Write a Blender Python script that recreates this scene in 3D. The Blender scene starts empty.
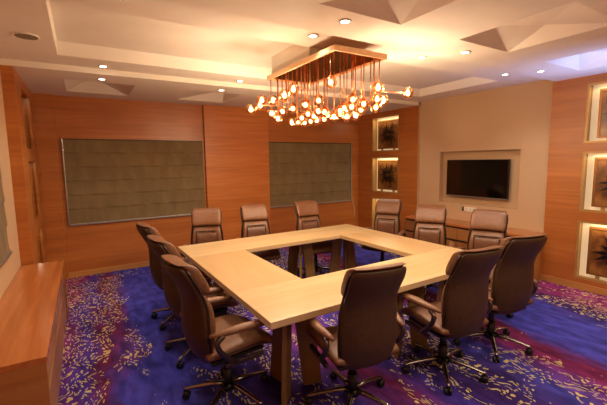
import bpy, bmesh, math, random
from mathutils import Vector, Matrix
random.seed(7)
PI = math.pi
S = bpy.context.scene
COL = S.collection

# ------------------------------------------------------------------ helpers
def lin(h):
    h = h.lstrip('#'); o = []
    for i in (0, 2, 4):
        c = int(h[i:i+2], 16) / 255
        o.append(c / 12.92 if c <= .04045 else ((c + .055) / 1.055) ** 2.4)
    return (*o, 1.0)

class MB:
    """collects shapes, becomes ONE mesh object"""
    def __init__(s): s.bm = bmesh.new(); s.mi = 0
    def _tag(s, faces, smooth=False):
        for f in faces: f.material_index = s.mi; f.smooth = smooth
    def quad(s, *p):
        f = s.bm.faces.new([s.bm.verts.new(v) for v in p]); s._tag([f]); return f
    def box(s, lo, hi, bevel=0, seg=2, mat=None):
        vs = [s.bm.verts.new((x, y, z)) for z in (lo[2], hi[2]) for y in (lo[1], hi[1]) for x in (lo[0], hi[0])]
        if mat is not None:
            for v in vs: v.co = mat @ v.co
        fs = [s.bm.faces.new([vs[i] for i in q]) for q in ((0,2,3,1),(4,5,7,6),(0,1,5,4),(2,6,7,3),(0,4,6,2),(1,3,7,5))]
        s._tag(fs)
        if bevel:
            es = list({e for f in fs for e in f.edges})
            r = bmesh.ops.bevel(s.bm, geom=es, offset=bevel, segments=seg, profile=.5, affect='EDGES')
            s._tag(r['faces'], True)
            for f in r['faces']: f.smooth = False
    def loft(s, rings, caps=True, closed=True, smooth=True):
        R = [[s.bm.verts.new(p) for p in r] for r in rings]
        n = len(R[0]); fs = []
        for a, b in zip(R, R[1:]):
            for i in range(n if closed else n - 1):
                j = (i + 1) % n
                fs.append(s.bm.faces.new((a[i], a[j], b[j], b[i])))
        if caps:
            fs.append(s.bm.faces.new(list(reversed(R[0])))); fs.append(s.bm.faces.new(R[-1]))
        s._tag(fs, smooth)
    def tube(s, pts, r, n=8, caps=True, closed=False):
        P = [Vector(p) for p in pts]; rr = r if isinstance(r, (list, tuple)) else [r] * len(P)
        rings = []; prev = None
        for i, p in enumerate(P):
            if closed: t = P[(i+1) % len(P)] - P[i-1]
            else: t = P[min(i+1, len(P)-1)] - P[max(i-1, 0)]
            t.normalize()
            if prev is None: u = t.orthogonal().normalized()
            else:
                u = prev - t * prev.dot(t)
                u = u.normalized() if u.length > 1e-6 else t.orthogonal().normalized()
            prev = u; v = t.cross(u)
            rings.append([p + (u * math.cos(2*PI*k/n) + v * math.sin(2*PI*k/n)) * rr[i] for k in range(n)])
        if closed: rings.append(rings[0]); caps = False
        s.loft(rings, caps)
    def cyl(s, c, r, z0, z1, n=20, r2=None):
        r2 = r if r2 is None else r2
        s.loft([[(c[0]+q*math.cos(2*PI*k/n), c[1]+q*math.sin(2*PI*k/n), z) for k in range(n)] for q, z in ((r, z0), (r2, z1))])
        for f in s.bm.faces:
            if len(f.verts) > 4: f.smooth = False
    def lathe(s, c, prof, n=20):
        s.loft([[(c[0]+r*math.cos(2*PI*k/n), c[1]+r*math.sin(2*PI*k/n), c[2]+z) for k in range(n)] for r, z in prof])
    def sphere(s, c, r, u=20, v=12):
        m = Matrix.Translation(c)
        q = bmesh.ops.create_uvsphere(s.bm, u_segments=u, v_segments=v, radius=r, matrix=m)
        fs = {f for w in q['verts'] for f in w.link_faces}; s._tag(fs, True)
    def plane_grid(s, us, vs, holes, fn):
        """rectangular sheet cut by holes (u0,u1,v0,v1); fn(u,v)->point"""
        U = sorted(set(us + [h for q in holes for h in q[:2]])); V = sorted(set(vs + [h for q in holes for h in q[2:]]))
        for a, b in zip(U, U[1:]):
            for c, d in zip(V, V[1:]):
                mu, mv = (a+b)/2, (c+d)/2
                if any(q[0] < mu < q[1] and q[2] < mv < q[3] for q in holes): continue
                s.quad(fn(a, c), fn(b, c), fn(b, d), fn(a, d))
    def build(s, name, mats, parent=None, **kw):
        bmesh.ops.recalc_face_normals(s.bm, faces=s.bm.faces) if kw.pop('fix', True) else None
        me = bpy.data.meshes.new(name); s.bm.to_mesh(me); s.bm.free()
        for m in (mats if isinstance(mats, (list, tuple)) else [mats]): me.materials.append(m)
        o = bpy.data.objects.new(name, me); COL.objects.link(o)
        if parent is not None: o.parent = parent
        for k, v in kw.items(): o[k] = v
        return o

def thing(name, label, cat, loc=(0, 0, 0), rz=0, group=None):
    o = bpy.data.objects.new(name, None); COL.objects.link(o)
    o.location = loc; o.rotation_euler = (0, 0, rz); o.empty_display_size = .1
    o['label'] = label; o['category'] = cat
    if group: o['group'] = group
    return o

def copy_tree(o, parent=None):
    c = o.copy(); COL.objects.link(c)
    if parent is not None: c.parent = parent
    for ch in list(o.children): copy_tree(ch, c)
    return c

def struct(mb, name, mats, parent=None, **kw): return mb.build(name, mats, parent, kind='structure', **kw)

# ------------------------------------------------------------------ materials
def newmat(name):
    m = bpy.data.materials.new(name); m.use_nodes = True
    nt = m.node_tree; b = nt.nodes['Principled BSDF']
    return m, nt, b
def N(nt, t, **kw):
    n = nt.nodes.new(t)
    for k, v in kw.items():
        if k in n.inputs: n.inputs[k].default_value = v
        else: setattr(n, k, v)
    return n
def ramp(nt, stops, interp='LINEAR'):
    r = nt.nodes.new('ShaderNodeValToRGB'); r.color_ramp.interpolation = interp
    e = r.color_ramp.elements
    while len(e) < len(stops): e.new(.5)
    for q, (p, c) in zip(e, stops): q.position = p; q.color = c
    return r
def coords(nt, scale=(1, 1, 1), rot=(0, 0, 0)):
    tc = N(nt, 'ShaderNodeTexCoord'); mp = N(nt, 'ShaderNodeMapping')
    mp.inputs['Scale'].default_value = scale; mp.inputs['Rotation'].default_value = rot
    nt.links.new(tc.outputs['Object'], mp.inputs['Vector']); return mp.outputs['Vector']

def plain(name, col, rough=.5, metal=0, var=.06, scale=30, bump=0, spec=.5, coat=0):
    m, nt, b = newmat(name)
    v = coords(nt)
    n = N(nt, 'ShaderNodeTexNoise', Scale=scale, Detail=3.0)
    nt.links.new(v, n.inputs['Vector'])
    c = lin(col) if isinstance(col, str) else col
    d = tuple(x * (1 - var) for x in c[:3]) + (1,); u = tuple(min(1, x * (1 + var)) for x in c[:3]) + (1,)
    r = ramp(nt, [(.3, d), (.7, u)])
    nt.links.new(n.outputs['Fac'], r.inputs['Fac']); nt.links.new(r.outputs['Color'], b.inputs['Base Color'])
    b.inputs['Roughness'].default_value = rough; b.inputs['Metallic'].default_value = metal
    b.inputs['Specular IOR Level'].default_value = spec; b.inputs['Coat Weight'].default_value = coat
    if bump:
        bp = N(nt, 'ShaderNodeBump', Strength=bump, Distance=.01)
        nt.links.new(n.outputs['Fac'], bp.inputs['Height']); nt.links.new(bp.outputs['Normal'], b.inputs['Normal'])
    return m

def wood(name, c1, c2, c3, scale, rough=.4, big=.9, coat=.1):
    """scale = coordinate stretch: small along the grain, large across"""
    m, nt, b = newmat(name)
    v = coords(nt, scale)
    n = N(nt, 'ShaderNodeTexNoise', Scale=1.0, Detail=5.0, Roughness=.6, Distortion=.25)
    nt.links.new(v, n.inputs['Vector'])
    v2 = coords(nt, tuple(s * .16 for s in scale))
    n2 = N(nt, 'ShaderNodeTexNoise', Scale=1.0, Detail=2.0)
    nt.links.new(v2, n2.inputs['Vector'])
    mx = N(nt, 'ShaderNodeMix', data_type='FLOAT'); mx.inputs['Factor'].default_value = .45
    nt.links.new(n.outputs['Fac'], mx.inputs['A']); nt.links.new(n2.outputs['Fac'], mx.inputs['B'])
    r = ramp(nt, [(.3, lin(c1)), (.5, lin(c2)), (.7, lin(c3))])
    nt.links.new(mx.outputs['Result'], r.inputs['Fac']); nt.links.new(r.outputs['Color'], b.inputs['Base Color'])
    b.inputs['Roughness'].default_value = rough; b.inputs['Coat Weight'].default_value = coat
    b.inputs['Coat Roughness'].default_value = .25
    return m

def emit(name, col, strength):
    m, nt, b = newmat(name)
    b.inputs['Base Color'].default_value = (*col, 1)
    b.inputs['Emission Color'].default_value = (*col, 1); b.inputs['Emission Strength'].default_value = strength
    return m

M = {}
M['wall_wood'] = wood('wall_wood', '#98531f', '#ad652b', '#c0773a', (1.1, 1.1, 26), .38)
M['pier_wood'] = wood('pier_wood', '#a85c22', '#c07032', '#d08444', (1.1, 1.1, 26), .38)
M['base_wood'] = wood('baseboard_wood', '#a8713a', '#b98146', '#c58f54', (2, 2, 40), .4)
M['cabinet_wood'] = wood('cabinet_wood', '#a86a35', '#b97a42', '#c78a50', (22, 1.1, 22), .25, coat=.3)
M['cabinet_front'] = wood('cabinet_front', '#915a2a', '#a26a36', '#ae7742', (1.2, 1.2, 30), .35)
M['table_x'] = wood('table_top_grain_across', '#b59566', '#c3a578', '#cfb38c', (1.2, 16, 16), .3, coat=.25)
M['table_y'] = wood('table_top_grain_along', '#ad8a5c', '#ba996c', '#c5a67c', (9, 1.6, 9), .32, coat=.25)
M['leg_wood'] = wood('table_leg_wood', '#6f5126', '#82612f', '#917038', (20, 20, 1.5), .45)
M['dark_gap'] = plain('dark_gap', '#2a130a', .6)
M['cream'] = plain('cream_wallpaper', '#c3a17c', .8, var=.02, scale=120, bump=.05)
M['ceiling'] = plain('ceiling_paint', '#e8e0d4', .9, var=.015, scale=6)
M['leather'] = plain('brown_leather', '#70482c', .45, var=.16, scale=38, bump=.12)
M['leather_back'] = plain('brown_leather_back', '#3f2815', .5, var=.16, spec=.3, scale=38, bump=.12)
M['leather_dark'] = plain('dark_leather_piping', '#2e1a12', .4, var=.1)
M['lumbar'] = plain('gathered_leather', '#64402b', .4, var=.2, scale=30, bump=.25)
M['chrome'] = plain('chrome', '#8f857d', .22, 1.0, var=.012)
M['bronze_arm'] = plain('arm_metal', '#5e504c', .3, .9, var=.05)
M['black_plastic'] = plain('black_plastic', '#15110f', .45)
M['steel_rail'] = plain('steel_rail', '#b9b6b4', .3, .8)
M['copper'] = plain('copper_rim', '#c39a70', .4, .4)
M['rod'] = plain('copper_rod', '#a8683c', .3, .8)
M['bronze_mirror'] = plain('bronze_mirror', '#c98c5c', .08, 1.0, var=.012)
M['white_paint'] = plain('white_paint', '#d3cab9', .7, var=.012)
M['bulb'] = emit('bulb_glow', (1.0, .78, .52), 9)
M['lamp_disc'] = emit('downlight_glow', (1.0, .86, .7), 14)
M['backlit'] = emit('niche_backlight', (1.0, .80, .48), .3)
M['gold'] = plain('brushed_gold_lining', '#b08a50', .4, .35, var=.15, scale=60)
M['gold_frame'] = plain('gold_frame', '#8a5a2c', .35, .4)
M['art_black'] = plain('black_metal_leaf', '#0d0906', .4, .3)
M['white_plastic'] = plain('white_plastic', '#e6dfd2', .4)
M['screen'] = plain('tv_screen', '#0a0706', .08, var=.02, spec=.6)
M['bezel'] = plain('tv_bezel', '#191413', .3)
M['tv_strip'] = plain('tv_silver_strip', '#a9a3a0', .3, .7)
M['speaker'] = plain('speaker_grille', '#8c7a66', .8)

def glass():
    m = bpy.data.materials.new('amber_glass'); m.use_nodes = True; nt = m.node_tree
    nt.nodes.clear(); out = N(nt, 'ShaderNodeOutputMaterial')
    t = N(nt, 'ShaderNodeBsdfTransparent'); t.inputs['Color'].default_value = (.96, .76, .55, 1)
    g = N(nt, 'ShaderNodeBsdfGlossy'); g.inputs['Color'].default_value = (.8, .52, .32, 1); g.inputs['Roughness'].default_value = .06
    d = N(nt, 'ShaderNodeBsdfTranslucent'); d.inputs['Color'].default_value = (.85, .5, .28, 1)
    gd = N(nt, 'ShaderNodeMixShader'); gd.inputs[0].default_value = .0
    lw = N(nt, 'ShaderNodeLayerWeight', Blend=.35)
    mr = N(nt, 'ShaderNodeMapRange'); mr.inputs['To Min'].default_value = .14; mr.inputs['To Max'].default_value = .8
    mx = N(nt, 'ShaderNodeMixShader')
    L = nt.links.new
    L(lw.outputs['Facing'], mr.inputs['Value']); L(mr.outputs[0], mx.inputs[0])
    L(g.outputs[0], gd.inputs[1]); L(d.outputs[0], gd.inputs[2]); L(t.outputs[0], mx.inputs[1]); L(gd.outputs[0], mx.inputs[2]); L(mx.outputs[0], out.inputs['Surface'])
    return m
M['glass'] = glass()

def fabric():
    m, nt, b = newmat('olive_blind_fabric')
    v = coords(nt, (14, 14, 220)); n = N(nt, 'ShaderNodeTexNoise', Scale=1.0, Detail=3.0); nt.links.new(v, n.inputs['Vector'])
    v2 = coords(nt, (5, 5, 2)); n2 = N(nt, 'ShaderNodeTexNoise', Scale=1.0, Detail=2.0); nt.links.new(v2, n2.inputs['Vector'])
    mx = N(nt, 'ShaderNodeMix', data_type='FLOAT'); mx.inputs['Factor'].default_value = .5
    nt.links.new(n.outputs['Fac'], mx.inputs['A']); nt.links.new(n2.outputs['Fac'], mx.inputs['B'])
    r = ramp(nt, [(.3, lin('#655030')), (.7, lin('#867048'))])
    nt.links.new(mx.outputs['Result'], r.inputs['Fac']); nt.links.new(r.outputs['Color'], b.inputs['Base Color'])
    b.inputs['Roughness'].default_value = .75; b.inputs['Sheen Weight'].default_value = .1
    bp = N(nt, 'ShaderNodeBump', Strength=.35, Distance=.02); nt.links.new(n2.outputs['Fac'], bp.inputs['Height'])
    nt.links.new(bp.outputs['Normal'], b.inputs['Normal'])
    return m
M['blind'] = fabric()

def carpet():
    m, nt, b = newmat('patterned_carpet'); L = nt.links.new
    tc = N(nt, 'ShaderNodeTexCoord'); P = tc.outputs['Object']
    def mp(sc, loc=(0, 0, 0), src=None, rot=0):
        k = N(nt, 'ShaderNodeMapping'); k.inputs['Scale'].default_value = sc; k.inputs['Location'].default_value = loc
        k.inputs['Rotation'].default_value = (0, 0, rot)
        L(src or P, k.inputs['Vector']); return k.outputs['Vector']
    def noise(vec, sc, det=3, dist=0.0, rough=.5):
        k = N(nt, 'ShaderNodeTexNoise', Scale=sc, Detail=float(det), Distortion=dist, Roughness=rough); L(vec, k.inputs['Vector']); return k
    def mth(op, a, c, clamp=False):
        k = N(nt, 'ShaderNodeMath', operation=op, use_clamp=clamp)
        for i, x in enumerate((a, c)):
            if isinstance(x, (int, float)): k.inputs[i].default_value = x
            else: L(x, k.inputs[i])
        return k.outputs[0]
    # broad drifting bands running the length of the room
    sx = N(nt, 'ShaderNodeSeparateXYZ'); L(P, sx.inputs[0])
    w1 = noise(mp((1.6, .75, 1), (2.3, .4, 0)), 1.0, 5, .6, .6)
    sh = mth('MULTIPLY', mth('SUBTRACT', w1.outputs['Fac'], .5), 1.15)
    sy = mth('MULTIPLY', sx.outputs['Y'], -.05)
    pos = mth('DIVIDE', mth('ADD', mth('ADD', mth('ADD', sx.outputs['X'], sh), sy), 6.2), 6.4)
    BL, BP, DP, MR, DM = lin('#3f3e99'), lin('#413189'), lin('#38205a'), lin('#7c2860'), lin('#682042')
    r1 = ramp(nt, [(.06, MR), (.10, BP), (.13, DM), (.17, BL), (.25, BL), (.29, DP), (.37, BP), (.43, DM), (.49, BP), (.54, DP), (.60, BL), (.67, MR), (.70, DM), (.73, BL), (.83, BL), (.88, DP), (.94, MR)])
    L(pos, r1.inputs['Fac'])
    g0, g1 = (0, 0, 0, 1), (1, 1, 1, 1)
    rd = ramp(nt, [(.0, (.75,)*3 + (1,)), (.13, (.72,)*3 + (1,)), (.17, (.3,)*3 + (1,)), (.22, g0), (.25, (.55,)*3 + (1,)), (.37, (.62,)*3 + (1,)), (.42, (.25,)*3 + (1,)), (.50, (.6,)*3 + (1,)), (.62, (.68,)*3 + (1,)), (.68, (.4,)*3 + (1,)), (.73, (.1,)*3 + (1,)), (.82, (.1,)*3 + (1,)), (.87, (.75,)*3 + (1,)), (.97, (.6,)*3 + (1,))])
    L(pos, rd.inputs['Fac'])
    n2 = noise(mp((5, 2.0, 1)), 2.2, 4, .4)
    r2 = ramp(nt, [(.35, (.55, .55, .6, 1)), (.65, (1.25, 1.2, 1.3, 1))]); L(n2.outputs['Fac'], r2.inputs['Fac'])
    mul = N(nt, 'ShaderNodeMix', data_type='RGBA', blend_type='MULTIPLY'); mul.inputs['Factor'].default_value = 1
    L(r1.outputs['Color'], mul.inputs['A']); L(r2.outputs['Color'], mul.inputs['B'])
    # little worm-shaped flecks
    wn = noise(P, 4.5, 2)
    wv = N(nt, 'ShaderNodeVectorMath', operation='SCALE'); wv.inputs['Scale'].default_value = .30
    cs = N(nt, 'ShaderNodeVectorMath', operation='SUBTRACT'); cs.inputs[1].default_value = (.5, .5, .5)
    L(wn.outputs['Color'], cs.inputs[0]); L(cs.outputs[0], wv.inputs[0])
    ad = N(nt, 'ShaderNodeVectorMath', operation='ADD'); L(P, ad.inputs[0]); L(wv.outputs[0], ad.inputs[1])
    vo = N(nt, 'ShaderNodeTexVoronoi', voronoi_dimensions='2D', feature='F1', Scale=1.0, Randomness=1.0)
    L(mp((42, 12.5, 1), src=ad.outputs[0]), vo.inputs['Vector'])
    fleck = mth('LESS_THAN', vo.outputs['Distance'], .235)
    n3 = noise(mp((2.2, 1.0, 1), (-1.3, 6.2, 0)), 1.6, 4, .8, .6)
    msk = mth('GREATER_THAN', mth('ADD', rd.outputs['Color'], mth('MULTIPLY', mth('SUBTRACT', n3.outputs['Fac'], .5), 2.2)), .52)
    fac = mth('MULTIPLY', fleck, msk)
    cr = ramp(nt, [(.2, lin('#b39a62')), (.8, lin('#d8c68e'))]); L(n2.outputs['Fac'], cr.inputs['Fac'])
    mx = N(nt, 'ShaderNodeMix', data_type='RGBA'); L(fac, mx.inputs['Factor']); L(mul.outputs['Result'], mx.inputs['A']); L(cr.outputs['Color'], mx.inputs['B'])
    L(mx.outputs['Result'], b.inputs['Base Color'])
    b.inputs['Roughness'].default_value = .95; b.inputs['Specular IOR Level'].default_value = .15
    n4 = noise(P, 260, 1); bp = N(nt, 'ShaderNodeBump', Strength=.3, Distance=.004); L(n4.outputs['Fac'], bp.inputs['Height']); L(bp.outputs['Normal'], b.inputs['Normal'])
    return m
M['carpet'] = carpet()

def art_mat():
    m, nt, b = newmat('art_panel_bronze')
    n = N(nt, 'ShaderNodeTexNoise', Scale=5.0, Detail=5.0); nt.links.new(coords(nt), n.inputs['Vector'])
    r = ramp(nt, [(.35, lin('#3a1d0c')), (.52, lin('#7a4a20')), (.68, lin('#9a6a30'))])
    nt.links.new(n.outputs['Fac'], r.inputs['Fac']); nt.links.new(r.outputs['Color'], b.inputs['Base Color'])
    b.inputs['Roughness'].default_value = .3
    return m
M['art'] = art_mat()

# ------------------------------------------------------------------ room dimensions
H, HM = 2.80, 2.86            # soffit / middle bay heights
XL, XLC = -6.14, -6.25        # timber face and recessed cream face of the left wall
XC = .05                      # recessed cream face of the right wall (timber face is x = 0)
Y1, Y2 = -1.75, -4.10         # middle bay
YE = -7.7                     # wall behind the camera

mb = MB(); mb.plane_grid([XLC - .1, .25], [YE, .0], [], lambda x, y: (x, y, 0)); struct(mb, 'floor', M['carpet'], fix=False)

# ---- ceiling: two lower soffits with pyramid coffers, raised middle bay with one long coffer
mb = MB()
def pyramid(x0, x1, y0, y1, z, fr, dy=.13, h=.125):
    """faceted coffer: steep far face, two ridge points"""
    w, d = x1 - x0, y1 - y0
    FL, FR, NR, NL = (x0, y1, z), (x1, y1, z), (x1, y0, z), (x0, y0, z)
    A = (x0 + fr*w, y1 - dy, z + h); B = (x0 + max(.8, fr)*w, y1 - .46*d, z + .105)
    for t in ((FL, FR, A), (FR, B, A), (FR, NR, B), (NR, NL, B), (NL, A, B), (NL, FL, A)):
        mb.bm.faces.new([mb.bm.verts.new(p) for p in t])
def hip(x0, x1, y0, y1, z, h, ins):
    o = [(x0, y0, z), (x1, y0, z), (x1, y1, z), (x0, y1, z)]
    t = [(x0+.01, y0+ins, z+h), (x1-ins, y0+ins, z+h), (x1-ins, y1-ins, z+h), (x0+.01, y1-ins, z+h)]
    for i in range(4):
        j = (i+1) % 4; mb.quad(o[i], o[j], t[j], t[i])
    mb.quad(*t)
xs = [(-5.71, -4.92), (-4.20, -3.44), (-2.73, -1.97), (-1.25, -.44)]
far_h = [(a, b, -1.27, -.42) for a, b in xs]
near_h = [(a, b, -5.42, -4.55) for a, b in xs]
X0, X1 = XLC - .1, .25
mb.plane_grid([X0, X1], [Y1, .1], far_h, lambda x, y: (x, y, H))
mb.plane_grid([X0, X1], [YE - .1, Y2], near_h, lambda x, y: (x, y, H))
for q, p in zip(far_h + near_h, ((.4, .21, .176), (.97, .18, .18), (.7, .18, .17), (.6, .18, .17), (.5,), (.55,), (.38,), (.57,))): pyramid(*q, H, *p)
cof = (-5.73, -.48, -3.58, -2.17)
mb.plane_grid([X0, X1], [Y2, Y1], [cof], lambda x, y: (x, y, HM))
hip(*cof, HM, .11, .09)
mb.quad((X0, Y1, H), (X1, Y1, H), (X1, Y1, HM), (X0, Y1, HM)); mb.quad((X0, Y2, H), (X1, Y2, H), (X1, Y2, HM), (X0, Y2, HM))
struct(mb, 'ceiling', M['ceiling'])

# ---- back wall, pier, corner post, baseboard
mb = MB(); mb.box((XL - .2, 0, 0), (.2, .15, H)); struct(mb, 'wall_back', M['wall_wood'])
mb = MB(); mb.box((-3.67, -.07, 0), (-2.395, .02, H - .001)); struct(mb, 'wall_back_pier', M['pier_wood'])
mb = MB(); mb.box((XL - .02, -.04, 0), (-5.90, .02, H - .001)); struct(mb, 'wall_back_corner', M['wall_wood'])
mb = MB(); mb.box((-5.90, -.015, 0), (-3.67, .01, .085)); mb.box((-2.395, -.015, 0), (0, .01, .085)); mb.box((-3.67, -.085, 0), (-2.395, -.06, .085))
struct(mb, 'baseboard_back', M['base_wood'])

# ---- right wall: timber with niches either side of a recessed cream bay
NZ = [(.15, .93), (1.06, 1.84), (1.95, 2.70)]
NYf, NYn = (-1.25, -.44), (-5.30, -4.48)
TVN = (-3.66, -2.23, .985, 1.90)
def rwall(u0, u1, holes, x, top=H):
    mb = MB(); mb.plane_grid([u0, u1], [0, top], holes, lambda u, v: (x, u, v)); return mb
struct(rwall(Y1, 0, [(*NYf, a, b) for a, b in NZ], 0), 'wall_right_far', M['wall_wood'])
struct(rwall(YE, Y2 + .03, [(*NYn, a, b) for a, b in NZ], 0), 'wall_right_near', M['wall_wood'])
mb = rwall(Y2 + .03, Y1, [TVN], XC, HM)
y0, y1, z0, z1 = TVN; d = XC + .10
mb.quad((d, y0, z0), (d, y1, z0), (d, y1, z1), (d, y0, z1))
for a, b in (((y0, z0), (y1, z0)), ((y1, z0), (y1, z1)), ((y1, z1), (y0, z1)), ((y0, z1), (y0, z0))):
    mb.quad((XC, *a), (XC, *b), (d, *b), (d, *a))
struct(mb, 'wall_right', M['cream'])
mb = MB(); mb.quad((0, Y1, 0), (XC, Y1, 0), (XC, Y1, HM), (0, Y1, HM)); mb.quad((0, Y2+.03, 0), (XC, Y2+.03, 0), (XC, Y2+.03, HM), (0, Y2+.03, HM))
struct(mb, 'trim_1', M['cream'])
mb = MB(); mb.box((-.014, Y1, 0), (.01, 0, .085)); mb.box((-.014, YE, 0), (.01, Y2+.03, .085)); struct(mb, 'baseboard_right', M['base_wood'])

# ---- left wall
def lwall(u0, u1, holes, x, top=H):
    mb = MB(); mb.plane_grid([u0, u1], [0, top], holes, lambda u, v: (x, u, v)); return mb
struct(lwall(Y1 + .03, 0, [(*NYf, a, b) for a, b in NZ], XL), 'wall_left_far', M['wall_wood'])
struct(lwall(YE, -4.30, [], XL), 'wall_left_near', M['wall_wood'])
struct(lwall(-4.30, Y1 + .03, [], XLC, HM), 'wall_left', M['cream'])
mb = MB(); mb.quad((XLC, Y1+.03, 0), (XL, Y1+.03, 0), (XL, Y1+.03, HM), (XLC, Y1+.03, HM)); mb.quad((XLC, -4.3, 0), (XL, -4.3, 0), (XL, -4.3, HM), (XLC, -4.3, HM))
struct(mb, 'trim_2', M['wall_wood'])
mb = MB(); mb.box((XL - .01, Y1 + .03, 0), (XL + .014, -.04, .085)); struct(mb, 'baseboard_left', M['base_wood'])
mb = MB(); mb.quad((XLC - .1, YE, 0), (.25, YE, 0), (.25, YE, H), (XLC - .1, YE, H)); struct(mb, 'wall_front', M['cream'])

# ---- lit niches and the artworks standing in them
def niche(side, yr, zr, idx, lamp=3.0):
    """side +1 = right wall (opens to -x), -1 = left wall"""
    xf = 0 if side > 0 else XL; dep = .16 * side; xb = xf + dep
    y0, y1 = yr; z0, z1 = zr
    mb = MB()
    for a, b in (((y0, z0), (y1, z0)), ((y1, z0), (y1, z1)), ((y1, z1), (y0, z1)), ((y0, z1), (y0, z0))):
        mb.quad((xf, *a), (xf, *b), (xb, *b), (xb, *a))
    mb.mi = 1; mb.quad((xb, y0, z0), (xb, y1, z0), (xb, y1, z1), (xb, y0, z1))
    mb.mi = 0                                                   # stepped gold lining just inside the opening
    t, q = .025, .004 * side
    for lo, hi in (((y0, z0), (y0+t, z1)), ((y1-t, z0), (y1, z1)), ((y0+t, z0), (y1-t, z0+t)), ((y0+t, z1-t), (y1-t, z1))):
        a, b = sorted((xf + q, xf + .03 * side)); mb.box((a, lo[0], lo[1]), (b, hi[0], hi[1]))
    struct(mb, 'trim_%d' % idx, [M['gold'] if side > 0 else M['wall_wood'], M['backlit'] if side > 0 else M['gold']])
    l = bpy.data.lights.new('niche_light', 'AREA'); l.shape = 'RECTANGLE'; l.size = .6; l.size_y = .05; l.energy = lamp; l.color = (1, .82, .55)
    lo_ = bpy.data.objects.new('niche_light', l); COL.objects.link(lo_); lo_.location = (xf + .045 * side, (y0+y1)/2, z1 - .03); lo_.rotation_euler = (0, 0, PI/2)

def artwork(side, yr, zr, label, motif):
    xf = 0 if side > 0 else XL
    y0, y1 = yr; z0, z1 = zr; m = .105
    cx = xf + .10 * side; cy = (y0+y1)/2; cz = (z0+z1)/2
    t = thing('framed_artwork', label, 'artwork', (cx, cy, z0), 0, 'artworks in the lit wall niches')
    hy, lo, hi = (y1-y0)/2 - m, m - .045, z1 - z0 - m + .03
    w = .03
    mb = MB(); mb.box((-.012, -hy + w, lo + w), (.012, hy - w, hi - w)); mb.build('art_panel', M['art'], t)
    mb = MB()
    mb.box((-.02, -hy, lo), (.02, -hy + w, hi)); mb.box((-.02, hy - w, lo), (.02, hy, hi)); mb.box((-.02, -hy + w, lo), (.02, hy - w, lo + w)); mb.box((-.02, -hy + w, hi - w), (.02, hy - w, hi))
    mb.build('frame', M['gold_frame'], t)
    for s in (-1, 1):                                          # two feet resting on the niche floor
        mb = MB(); mb.box((-.015, s*hy*.6 - .02, 0), (.015, s*hy*.6 + .02, lo + .002)); mb.build('foot', M['gold'], t)
    fx = -.018 * side; c = (lo + hi) / 2
    mb = MB(); rnd = random.Random(hash(motif) if isinstance(motif, int) else 3)
    R0 = min(hy, (hi-lo)/2) - .045
    n = 18 if motif % 2 == 0 else 13
    for k in range(n):
        a = 2*PI*k/n + rnd.uniform(-.05, .05); L = R0 * (1 if k % 2 == 0 else .76); wd = .014 if motif % 2 == 0 else .026
        dx, dz = math.cos(a), math.sin(a); px, pz = -dz, dx
        pts = [(.02*dx, .02*dz), (L*.5*dx + wd*px, L*.5*dz + wd*pz), (L*dx, L*dz), (L*.5*dx - wd*px, L*.5*dz - wd*pz)]
        vs = [(fx, p[0], c + p[1]) for p in pts]; ws = [(fx + .006*side, p[0], c + p[1]) for p in pts]
        mb.loft([vs, ws], smooth=False)
    mb.build('leaf_burst', M['art_black'], t)
    return t
i = 3
names = {('R', 0): 'dark framed panel with black leaf burst in lowest niche behind the far right chair',
         ('R', 1): 'bronze panel with black spiky burst in middle niche near the far corner',
         ('R', 2): 'bronze panel with black spiky burst in top niche near the far corner',
         ('N', 0): 'bronze panel with broad black leaves in lowest niche right of the cream bay',
         ('N', 1): 'bronze panel with black leaf burst in middle niche right of the television bay',
         ('N', 2): 'bronze panel with spiky black burst in top niche right of the television bay',
         ('L', 0): 'framed panel in the lowest niche of the left wall, behind the long cabinet',
         ('L', 1): 'framed panel in the middle niche of the left wall, edge-on beside the window',
         ('L', 2): 'framed panel in the top niche of the left wall, edge-on near the ceiling'}
for k, zr in enumerate(NZ):
    niche(1, NYf, zr, i); artwork(1, NYf, zr, names['R', k], 2*k + (1 if k == 0 else 0)); i += 1
    niche(1, NYn, zr, i, 3.0); artwork(1, NYn, zr, names['N', k], 2*k + (0 if k == 2 else 1)); i += 1
    niche(-1, NYf, zr, i, .5); artwork(-1, NYf, zr, names['L', k], 2*k); i += 1

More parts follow.
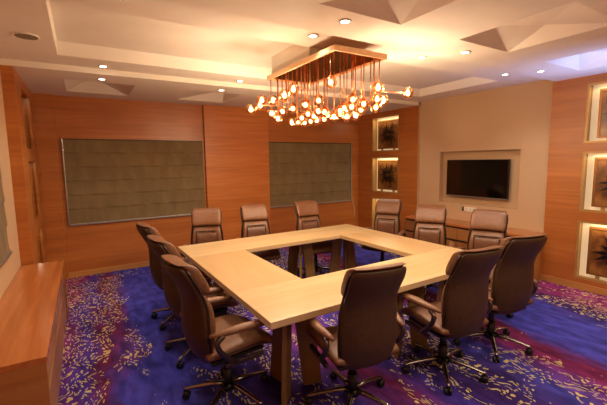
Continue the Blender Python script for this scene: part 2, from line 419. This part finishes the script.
# ------------------------------------------------------------------ roman blinds
def blind(label, W, z0, z1, folds, name='roman_blind', loc=(0, 0, 0), rz=0, rail=-1, cord=False):
    """local: width along +x from 0..W, faces -y"""
    t = thing(name, label, 'blind', loc, rz, None)
    mb = MB(); cols = 28; rows = folds * 8
    hs = (z1 - z0) / folds; grid = []
    for r in range(rows + 1):
        f = (r / rows) * folds; k = f - math.floor(f) if r < rows else 1.0
        z = z1 - (r / rows) * (z1 - z0)
        row = []
        for c in range(cols + 1):
            u = c / cols
            b = .010 * (k ** 2.2) + .004 * math.sin(u * 17 + r * .35) * k + .003 * math.sin(u * 41 + math.floor(f) * 2.1)
            sag = .006 * math.sin(u * PI) * k
            row.append((u * W, -.012 - b, z - sag))
        grid.append(row)
    mb.loft(grid, caps=False, closed=False, smooth=False)
    mb.build('fabric', M['blind'], t, fix=False)
    mb = MB(); mb.box((0, -.034, z0 - .022), (W, -.006, z0 + .004), .003); mb.build('bottom_bar', M['steel_rail'], t)
    mb = MB(); mb.box((0, -.03, z1), (W, 0, z1 + .012), .003); mb.build('head_rail', M['bezel'], t)
    if rail is not None:
        x = -.016 if rail < 0 else W
        mb = MB(); mb.box((x, -.04, z0 - .01), (x + .016, 0, z1 + .01), .003); mb.build('side_rail', M['steel_rail'], t)
    if cord:
        mb = MB(); mb.tube([(W + .02, -.03, z0 + .7), (W + .022, -.03, z0 + .1), (W + .05, -.035, z0 - .05), (W + .09, -.04, z0 - .2), (W + .09, -.04, z0 - .4)], .005, 6)
        mb.build('pull_cord', M['white_plastic'], t)
    return t
blind('wide olive fabric roman blind over the larger window', 2.12, .845, 2.15, 6, loc=(-5.825, -.004, 0))
blind('narrower olive roman blind between the timber pier and the far corner', 2.11, .845, 2.15, 6, loc=(-2.385, -.004, 0), rail=1, cord=True)
blind('olive roman blind on the cream left wall above the long cabinet', 1.55, .98, 2.10, 5, loc=(XLC + .004, -2.40 - 1.55, 0), rz=PI/2, rail=None)

# ------------------------------------------------------------------ cabinets along both side walls
def credenza(label, L, D, h, loc, rz):
    """local: back on y=0, front towards -y, length along x"""
    t = thing('low_cabinet', label, 'cabinet', loc, rz)
    mb = MB(); mb.box((0, -D, h - .04), (L, 0, h), .003); mb.build('cabinet_top', M['top_now'], t)
    mb = MB(); mb.box((.012, -D + .04, .06), (L - .012, -.005, h - .04)); mb.build('carcass', M['dark_gap'], t)
    for q in (0, L - .022):
        mb = MB(); mb.box((q, -D + .005, 0), (q + .022, 0, h - .04)); mb.build('side_panel', M['cabinet_front'], t)
    mb = MB(); mb.box((.022, -D + .05, 0), (L - .022, -D + .07, .06)); mb.build('plinth', M['dark_gap'], t)
    n = 4; w = (L - .044) / n
    for k in range(n):
        a, b = .022 + k*w + .003, .022 + (k+1)*w - .003
        mb = MB(); mb.box((a, -D + .02, h - .26), (b, -D + .04, h - .075), .002); mb.build('drawer', M['cabinet_front'], t)
        mb = MB(); mb.box((a, -D + .02, .065), (b, -D + .04, h - .295), .002); mb.build('door', M['cabinet_front'], t)
    return t
M['top_now'] = M['cabinet_wood'] = wood('cabinet_top_wood', '#9a5426', '#ae6633', '#bd7843', (1.1, 22, 22), .22, coat=.35)
credenza('long low timber cabinet with drawers below the television on the cream wall', 2.30, .43, .69, (XC - .002, Y1 - .02, 0), -PI/2)
credenza('glossy low timber cabinet along the cream left wall', 2.42, .395, .69, (XLC + .002, -4.20, 0), PI/2)

# ------------------------------------------------------------------ television, socket
tv = thing('television', 'black flat television mounted in the recess of the cream wall', 'television', (XC + .03, -2.94, 1.434))
mb = MB(); mb.box((-.03, -.56, -.32), (.012, .56, .32), .006); mb.build('television_body', M['bezel'], tv)
mb = MB(); mb.box((-.033, -.55, -.302), (-.0295, .55, .31)); mb.build('screen', M['screen'], tv)
mb = MB(); mb.box((-.034, -.56, -.322), (-.028, .56, -.306)); mb.build('silver_strip', M['tv_strip'], tv)
mb = MB(); mb.box((.012, -.2, -.15), (.07, .2, .15)); mb.build('wall_bracket', M['black_plastic'], tv)
so = thing('wall_socket', 'white socket plate with black end module on cream wall below the television', 'socket', (XC - .001, -2.86, .90))
mb = MB(); mb.box((-.012, -.13, -.04), (0, .10, .04), .004); mb.build('socket_plate', M['white_plastic'], so)
mb = MB(); mb.box((-.014, .10, -.035), (0, .135, .035), .003); mb.build('black_module', M['black_plastic'], so)
mb = MB()
for k in range(3): mb.box((-.015, -.115 + k*.07, -.022), (-.011, -.07 + k*.07, .022), .002)
mb.build('outlet', M['white_paint'], so)

# ------------------------------------------------------------------ table
TC = (-3.33, -3.36); TW, TD, TA, TH = 2.66, 2.53, .62, .75
tb = thing('conference_table', 'large square hollow conference table of pale wood in the room centre', 'table', (*TC, 0), math.radians(.5))
W2, D2 = TW/2, TD/2; t_ = .05
for y0 in (-D2, D2 - TA):
    mb = MB(); mb.box((-W2, y0, TH - t_), (W2, y0 + TA, TH), .004); mb.build('tabletop', M['table_x'], tb)
for x0 in (-W2, W2 - TA):
    mb = MB(); mb.box((x0, -D2 + TA + .001, TH - t_), (x0 + TA, D2 - TA - .001, TH), .004); mb.build('tabletop', M['table_y'], tb)
def leg_board(cx, cy, ang, wd=.15, th=.032, r0=.09, r1=.17):
    d = Vector((math.cos(ang), math.sin(ang), 0)); q = Vector((-d.y, d.x, 0)); c = Vector((cx, cy, 0))
    mb = MB(); rings = []
    for z, r in ((0, r1), (TH - t_, r0)):
        p = c + d * r + Vector((0, 0, z))
        rings.append([p + d*wd/2 + q*th/2, p - d*wd/2 + q*th/2, p - d*wd/2 - q*th/2, p + d*wd/2 - q*th/2])
    mb.loft(rings, smooth=False)
    mb.build('leg', M['leg_wood'], tb)
def cluster(cx, cy, a0):
    for k in range(3): leg_board(cx, cy, a0 + k*2*PI/3)
e = .34
cluster(-W2 + e, -D2 + e, math.radians(225)); cluster(W2 - e, -D2 + e, math.radians(315))
cluster(-W2 + e, D2 - e, math.radians(135)); cluster(W2 - e, D2 - e, math.radians(45))
cluster(.26, D2 - .3, math.radians(238)); cluster(.2, -D2 + .3, math.radians(90))

# ------------------------------------------------------------------ office chair (local: faces +y)
def interp(tab, z):
    if z <= tab[0][0]: return tab[0][1]
    for (a, p), (b, q) in zip(tab, tab[1:]):
        if z <= b:
            f = (z - a) / (b - a); f = f*f*(3 - 2*f) if False else f
            return p + (q - p) * f
    return tab[-1][1]
SPINE = [(.40, -.195), (.45, -.228), (.53, -.256), (.62, -.268), (.74, -.268), (.83, -.266), (.905, -.283), (.96, -.313), (1.03, -.352), (1.12, -.392)]
HALF = [(.40, .138), (.43, .169), (.48, .195), (.56, .208), (.68, .210), (.79, .204), (.87, .193), (.915, .189), (.965, .193), (1.03, .197), (1.08, .193), (1.12, .181)]
def sring(z, cy, hw, ht, n=32, e=.45, wrap=.045, dz=0):
    out = []
    for k in range(n):
        a = 2*PI*k/n; ca, sa = math.cos(a), math.sin(a)
        x = hw * math.copysign(abs(ca)**e, ca); y = ht * math.copysign(abs(sa)**e, sa)
        out.append((x, cy + y + wrap * (x / .23)**2, z + dz * (x/hw)**2))
    return out
def seat_ring(y, cz, hw, ht, n=32, e=.5):
    out = []
    for k in range(n):
        a = 2*PI*k/n; ca, sa = math.cos(a), math.sin(a)
        x = hw * math.copysign(abs(ca)**e, ca); z = ht * math.copysign(abs(sa)**e, sa)
        out.append((x, y, cz + z + .012*(x/.25)**2))
    return out
def make_chair():
    t = thing('office_chair', '', 'chair', (0, 0, 0), 0, 'brown leather swivel chairs around the table')
    # rear shell
    mb = MB(); rs = []
    zs = [.40, .405, .42, .44, .48, .55, .62, .70, .78, .84, .88, .92, .97, 1.03, 1.07, 1.095, 1.11, 1.115]
    for z in zs:
        k = min(1, (z - .395) / .03, (1.12 - z) / .03); k = math.sqrt(max(.03, k))
        rs.append(sring(z, interp(SPINE, z) - .012, interp(HALF, z) * (.9 + .1*k), .022 * k, wrap=.06))
    mb.loft(rs); mb.build('back_shell', M['leather_back'], t)
    # front cushion, leaf-shaped in profile
    mb = MB(); rs = []
    n = 18
    for k in range(n + 1):
        u = k / n; z = .455 + u * .465
        b = max(.03, math.sin(PI * u)) ** .6
        rs.append(sring(z, interp(SPINE, z) + .008 + .032*b, (interp(HALF, z) - .012) * (.93 + .07*b), .012 + .045 * b, e=.6, wrap=.055))
    mb.loft(rs); cu = mb.build('back_cushion', M['leather'], t)
    mb = MB(); rs = []
    for k in range(9):
        u = k / 8; z = .50 + u * .33; b = math.sqrt(max(.05, 1 - abs(2*u - 1)**6))
        rs.append(sring(z, interp(SPINE, z) + .008 + .032*math.sin(PI*(z-.455)/.465)**.6 + .045*math.sin(PI*(z-.455)/.465)**.6 + .006, .135 * (.9 + .1*b), .018 * b, e=.55))
    mb.loft(rs); mb.build('lumbar_pad', M['lumbar'], cu)
    mb = MB()
    for s in (-1, 1):
        pts = []
        for k in range(20):
            z = .425 + k / 19 * .67; hw = interp(HALF, z)
            pts.append((s * (hw + .003), interp(SPINE, z) + .006 + .06 * (hw/.23)**2, z))
        mb.tube(pts, .008, 6)
    def front(x, z): q = max(.03, math.sin(PI*(z-.455)/.465)) ** .6; return interp(SPINE, z) + .02 + .077*q + .026*(1 - (x/.15)**2) + .055*(x/.23)**2
    fr = [(-.137, .50 + .034*k) for k in range(11)] + [(-.137 + .0274*k, .84) for k in range(1, 10)] + [(.137, .84 - .034*k) for k in range(11)] + [(.137 - .0274*k, .50) for k in range(1, 10)]
    mb.tube([(x, front(x, z) - .006, z) for x, z in fr], .006, 6, closed=True)
    mb.build('piping', M['leather_dark'], cu)
    # headrest: fat rolled pad that laps over the top of the shell
    mb = MB(); rs = []
    for k in range(19):
        u = k / 18; a = PI * u
        z = .912 + .222 * (1 - math.cos(a)) / 2
        b = max(.05, math.sin(a)) ** .62
        rs.append(sring(z, interp(SPINE, z) + .058 - .070*max(0, (u - .72)/.28)**1.6, .195 * (.86 + .14*b), (.062 * b), e=.5, wrap=.045))
    mb.loft(rs); mb.build('headrest', M['leather'], t)
    # seat
    mb = MB(); rs = []
    for k in range(17):
        u = k / 16; y = -.235 + .525 * u; b = max(.05, math.sin(PI * min(1, max(0, u)))) ** .28
        rs.append(seat_ring(y, .475 + .018*math.sin(PI*u*.8) - .045*max(0, u - .72)/.28, .255 * (.86 + .14*b), .052 * b))
    mb.loft(rs); se = mb.build('seat', M['leather'], t)
    mb = MB(); pts = []
    for k in range(36):
        a = 2*PI*k/36; ca, sa = math.cos(a), math.sin(a); e = .42
        x = .252 * math.copysign(abs(ca)**e, ca); y = .03 + .256 * math.copysign(abs(sa)**e, sa)
        pts.append((x, y, .485 + .012*(x/.25)**2 - .045*max(0, (y + .235)/.525 - .72)/.28))
    mb.tube(pts, .007, 6, closed=True); mb.build('piping', M['leather_dark'], se)
    mb = MB(); mb.box((-.2, -.2, .405), (.2, .2, .432), .008); mb.box((-.09, -.14, .37), (.09, .12, .41), .01); mb.build('mechanism', M['black_plastic'], t)
    # armrests
    for s in (-1, 1):
        mb = MB()
        path = [(s*.268, -.05, .425), (s*.28, -.09, .45), (s*.288, -.15, .51), (s*.29, -.19, .57), (s*.288, -.195, .615), (s*.285, -.15, .645)]
        P = [Vector(p) for p in path]; fine = []
        for j in range(len(P) - 1):
            for q in range(4):
                u = q / 4; p0, p1, p2, p3 = P[max(0, j-1)], P[j], P[j+1], P[min(len(P)-1, j+2)]
                fine.append(.5*((2*p1) + (-p0+p2)*u + (2*p0-5*p1+4*p2-p3)*u*u + (-p0+3*p1-3*p2+p3)*u**3))
        fine.append(P[-1]); mb.tube(fine, .019, 8)
        mb.box((min(s*.245, s*.272), -.13, .40), (max(s*.245, s*.272), .16, .435), .006)
        ar = mb.build('armrest', M['bronze_arm'], t)
        mb = MB(); rs = []
        for k in range(13):
            u = k / 12; y = -.235 + .44*u; b = max(.08, math.sin(PI*u)) ** .35
            zc = .655 - .012*u + .018*math.sin(PI*u); hw = .036 * b * (.85 + .25*u)
            ring = []
            for q in range(16):
                a = 2*PI*q/16; ring.append((s*(.262 + .03*min(1, u*3)) + hw*math.cos(a), y, zc + .027*b*math.sin(a)))
            rs.append(ring)
        mb.loft(rs); mb.build('arm_pad', M['leather'], ar)
    # column and star base
    mb = MB(); mb.cyl((0, 0), .026, .20, .375); mb.cyl((0, 0), .036, .10, .24); mb.cyl((0, 0), .05, .075, .125)
    mb.build('column', M['black_plastic'], t)
    for k in range(5):
        a = math.radians(18 + 72*k); d = Vector((math.cos(a), math.sin(a), 0)); q = Vector((-d.y, d.x, 0))
        mb = MB(); rs = []
        for r, z, w, h in ((.03, .115, .024, .024), (.12, .112, .021, .02), (.24, .093, .017, .014), (.315, .078, .015, .012), (.335, .074, .011, .009)):
            c = d*r + Vector((0, 0, z)); up = Vector((0, 0, 1))
            rs.append([c + q*w*math.cos(x)*1.0 + up*h*math.sin(x) for x in [2*PI*j/10 for j in range(10)]])
        mb.loft(rs); lg = mb.build('base_leg', M['chrome'], t)
        mb = MB(); c = d * .318; ax = q
        mb.cyl((c.x, c.y), .007, .045, .075, 8)
        for s in (-1, 1):
            rs = []
            for off, rr in ((.006, .022), (.008, .029), (.022, .029), (.026, .022)):
                o = c + ax*s*off + Vector((0, 0, .029))
                rs.append([o + d*rr*math.cos(2*PI*j/16) + Vector((0, 0, rr*math.sin(2*PI*j/16))) for j in range(16)])
            mb.loft(rs)
        o = c + Vector((0, 0, .035)); mb.box((-.02, -.005, 0), (.02, .005, .025), .002, mat=Matrix.Translation(o) @ Matrix(((d.x, q.x, 0, 0), (d.y, q.y, 0, 0), (0, 0, 1, 0), (0, 0, 0, 1))))
        mb.build('caster', M['black_plastic'], lg)
    return t

# (x, y of headrest crown), heading in degrees (0 = facing +y, positive = counter-clockwise)
CH = [(-4.14, -1.60, 160, 'brown swivel chair facing the room in front of the wide window blind'),
      (-3.43, -1.58, 168, 'brown swivel chair facing the room in front of the timber pier between the blinds'),
      (-2.60, -1.70, 176, 'brown swivel chair facing the room in front of the narrower window blind'),
      (-1.35, -2.38, 118, 'brown swivel chair in front of the lit niches by the far corner'),
      (-1.46, -3.28, 124, 'brown swivel chair in front of the far end of the television cabinet'),
      (-1.33, -4.06, 114, 'brown swivel chair facing the table from directly below the television'),
      (-4.11, -5.08, -11, 'brown swivel chair seen from behind, closest to the near table corner'),
      (-3.20, -5.17, -9, 'brown swivel chair seen from behind, middle of three along the near table edge'),
      (-2.49, -5.13, -14, 'brown swivel chair seen from behind, nearest the timber wall with big niches'),
      (-5.13, -2.52, -86, 'brown swivel chair on the left table side, closest to the window wall'),
      (-5.14, -3.36, -86, 'brown swivel chair on the left table side, half hidden between two chairs'),
      (-5.16, -4.18, -84, 'brown swivel chair in side view showing its whole seat and chrome base')]
proto = make_chair()
for k, (hx, hy, deg, lab) in enumerate(CH):
    o = proto if k == 0 else copy_tree(proto)
    a = math.radians(deg); fx, fy = -math.sin(a), math.cos(a)
    o.location = (hx + .385*fx, hy + .385*fy, 0); o.rotation_euler = (0, 0, a); o['label'] = lab

# ------------------------------------------------------------------ chandelier
ZP = 2.72
ch = thing('chandelier', 'copper chandelier of hanging amber glass globes above the table', 'chandelier', (0, 0, ZP))
px0, px1, py0, py1 = -3.70, -3.09, -4.05, -2.73
mb = MB(); mb.box((px0 + .05, -3.575, .03), (px1 - .05, py1 - .03, HM + .112 - ZP)); mb.build('canopy', M['white_paint'], ch)
mb = MB(); w = .022
for lo, hi in (((px0, py0), (px0 + w, py1)), ((px1 - w, py0), (px1, py1)), ((px0 + w, py0), (px1 - w, py0 + w)), ((px0 + w, py1 - w), (px1 - w, py1))):
    mb.box((*lo, -.012), (*hi, .035))
mb.build('rim', M['copper'], ch)
mb = MB(); mb.box((px0 + w, py0 + w, 0), (px1 - w, py1 - w, .035)); mb.build('mirror_plate', M['bronze_mirror'], ch)

CAM = Vector((-5.606, -6.626, 1.773)); FPX = 360.369
pt, yw, rl = math.radians(-6.579), math.radians(31.417), math.radians(-.846)
F = Vector((math.sin(yw)*math.cos(pt), math.cos(yw)*math.cos(pt), math.sin(pt)))
R = Vector((math.cos(yw), -math.sin(yw), 0)); U = R.cross(F)
R, U = R*math.cos(rl) + U*math.sin(rl), -R*math.sin(rl) + U*math.cos(rl)
GL = [(-3.99, -2.91, 2.34), (-3.97, -3.11, 2.36), (-3.97, -3.15, 2.4), (-3.81, -3.09, 2.42), (-3.85, -3.42, 2.42), (-3.84, -3.58, 2.45), (-3.67, -2.77, 2.33), (-3.63, -2.97, 2.33), (-3.58, -2.76, 2.28), (-3.64, -3.22, 2.33), (-3.62, -3.44, 2.34), (-3.58, -3.62, 2.36), (-3.33, -2.65, 2.25), (-3.3, -2.75, 2.25), (-3.23, -2.79, 2.24), (-3.25, -2.96, 2.24), (-3.23, -3.06, 2.24), (-3.25, -3.24, 2.24), (-3.38, -2.97, 2.27), (-3.31, -3.12, 2.28), (-3.39, -3.45, 2.28), (-3.65, -3.92, 2.47), (-3.21, -4.06, 2.44), (-2.84, -4.08, 2.42), (-3.31, -3.82, 2.36), (-3.1, -3.93, 2.36), (-2.97, -3.88, 2.37), (-3.07, -3.88, 2.29), (-3.21, -3.86, 2.32), (-3.15, -3.75, 2.28), (-3.28, -3.76, 2.3), (-3.14, -3.65, 2.24), (-3.14, -3.51, 2.24), (-3.23, -3.51, 2.26), (-3.22, -3.39, 2.25), (-3.31, -3.39, 2.26), (-3.27, -3.56, 2.29), (-3.25, -3.6, 2.31), (-3.41, -3.36, 2.3), (-3.42, -3.17, 2.29)]
for gx, gy, gz in GL:
    z = gz - ZP
    ax = min(max(gx, px0 + .05), px1 - .05); ay = min(max(gy, py0 + .05), py1 - .05)
    mb = MB(); far = math.hypot(gx - ax, gy - ay) > .03
    if far:
        mb.tube([(ax, ay, 0), (ax, ay, z)], .0058, 6); mb.tube([(ax, ay, z), (gx, gy, z)], .004, 6)
    else:
        ax, ay = gx, gy; mb.tube([(ax, ay, 0), (ax, ay, z + .025)], .0058, 6)
        mb.cyl((ax, ay), .012, z + .02, z + .062, 10)
    mb.build('rod', M['rod'], ch)
    mb = MB(); mb.sphere((gx, gy, z), .056); g = mb.build('globe', M['glass'], ch)
    mb = MB(); mb.lathe((gx, gy, z - .024), [(.003, 0), (.014, .004), (.021, .017), (.019, .031), (.011, .045), (.008, .056)], 12); mb.build('bulb', M['bulb'], g)

# ------------------------------------------------------------------ ceiling fittings
DL = [((-3.86, -4.40), H, 'recessed downlight on the near soffit above the chandelier end'),
      ((-3.80, -3.87), HM, 'recessed downlight just above the near left end of the chandelier plate'),
      ((-2.41, -3.87), HM, 'recessed downlight right of the chandelier, in the raised ceiling bay'),
      ((-2.35, -4.35), H, 'recessed downlight beside the far edge of the middle pyramid coffer at the right'),
      ((-.80, -3.86), HM, 'recessed downlight in the raised bay near the cream wall'),
      ((-.84, -4.31), H, 'recessed downlight beside the bluish pyramid coffer above the timber niche wall'),
      ((-5.32, -1.90), HM, 'recessed downlight at the left, in the raised bay nearest the left window'),
      ((-5.32, -1.49), H, 'recessed downlight at the left, on the window soffit beside the first pyramid coffer'),
      ((-3.82, -1.49), H, 'recessed downlight on the window soffit above the timber pier'),
      ((-3.70, -1.90), HM, 'recessed downlight in the raised bay left of the hanging globes'),
      ((-.84, -1.49), H, 'recessed downlight on the window soffit near the far corner niches'),
      ((-5.32, -4.40), H, 'recessed downlight on the near soffit above the left cabinet'),
      ((-5.32, -3.87), HM, 'recessed downlight in the raised bay above the left cabinet')]
fit = None
for (x, y), z, lab in DL:
    if fit is None:
        fit = thing('ceiling_downlight', lab, 'downlight', (x, y, z), 0, 'recessed ceiling downlights')
        mb = MB(); mb.loft([[(r*math.cos(2*PI*k/24), r*math.sin(2*PI*k/24), zz) for k in range(24)] for r, zz in ((.048, .0), (.048, -.006), (.034, -.008), (.032, -.002))], caps=False)
        mb.build('trim_ring', M['white_paint'], fit)
        mb = MB(); mb.cyl((0, 0), .033, -.005, -.001, 20); mb.build('lamp', M['lamp_disc'], fit)
        o = fit
    else:
        o = copy_tree(fit)
    o.location = (x, y, z); o['label'] = lab
    l = bpy.data.lights.new('downlight', 'SPOT'); l.energy = 25; l.color = (1, .92, .81); l.spot_size = math.radians(125); l.spot_blend = .9; l.shadow_soft_size = .04
    q = bpy.data.objects.new('downlight', l); COL.objects.link(q); q.location = (x, y, z - .02)
sp = thing('ceiling_speaker', 'round flush speaker grille in the ceiling above the left wall', 'speaker', (-5.93, -2.68, HM))
mb = MB(); mb.cyl((0, 0), .085, -.006, 0, 28); mb.build('grille', M['speaker'], sp)
mb = MB(); mb.loft([[(r*math.cos(2*PI*k/28), r*math.sin(2*PI*k/28), zz) for k in range(28)] for r, zz in ((.1, 0), (.1, -.006), (.085, -.009), (.085, -.004))], caps=False); mb.build('rim', M['ceiling'], sp)

# ------------------------------------------------------------------ lights
def point(loc, e, col=(1, .93, .83), r=.012):
    l = bpy.data.lights.new('globe_light', 'POINT'); l.energy = e; l.color = col; l.shadow_soft_size = r
    o = bpy.data.objects.new('globe_light', l); COL.objects.link(o); o.location = loc
for k in (0, 1, 4, 8, 12, 17, 22, 23, 26, 31, 34):
    x, y, z = GL[k]; point((x, y, z - .041), 19)
def area(name, loc, rot, sx, sy, e, col):
    l = bpy.data.lights.new(name, 'AREA'); l.shape = 'RECTANGLE'; l.size = sx; l.size_y = sy; l.energy = e; l.color = col
    o = bpy.data.objects.new(name, l); COL.objects.link(o); o.location = loc; o.rotation_euler = rot; return o
# daylight from a doorway in the near right part of the room
dl = area('doorway_daylight', (-.6, -6.2, 1.3), (math.radians(138), 0, math.radians(3)), .8, .9, 7, (.36, .48, 1.0)); dl.data.spread = math.radians(48)
# added soft fill behind the camera, standing in for unseen downlights
area('near_room_fill', (-3.2, -6.6, 2.74), (0, 0, 0), 3.5, .5, 65, (1, .82, .6))

w = bpy.data.worlds.new('World'); S.world = w; w.use_nodes = True
w.node_tree.nodes['Background'].inputs[0].default_value = (.9, .75, .55, 1); w.node_tree.nodes['Background'].inputs[1].default_value = .05

# ------------------------------------------------------------------ camera
cd = bpy.data.cameras.new('camera'); co = bpy.data.objects.new('camera', cd); COL.objects.link(co)
cd.sensor_width = 36; cd.lens = FPX * 36 / 607; cd.clip_start = .05
B = -F
co.matrix_world = Matrix(((R.x, U.x, B.x, CAM.x), (R.y, U.y, B.y, CAM.y), (R.z, U.z, B.z, CAM.z), (0, 0, 0, 1)))
S.camera = co
S.view_settings.view_transform = 'Standard'
S.view_settings.look = 'None'
S.view_settings.exposure = 0.22
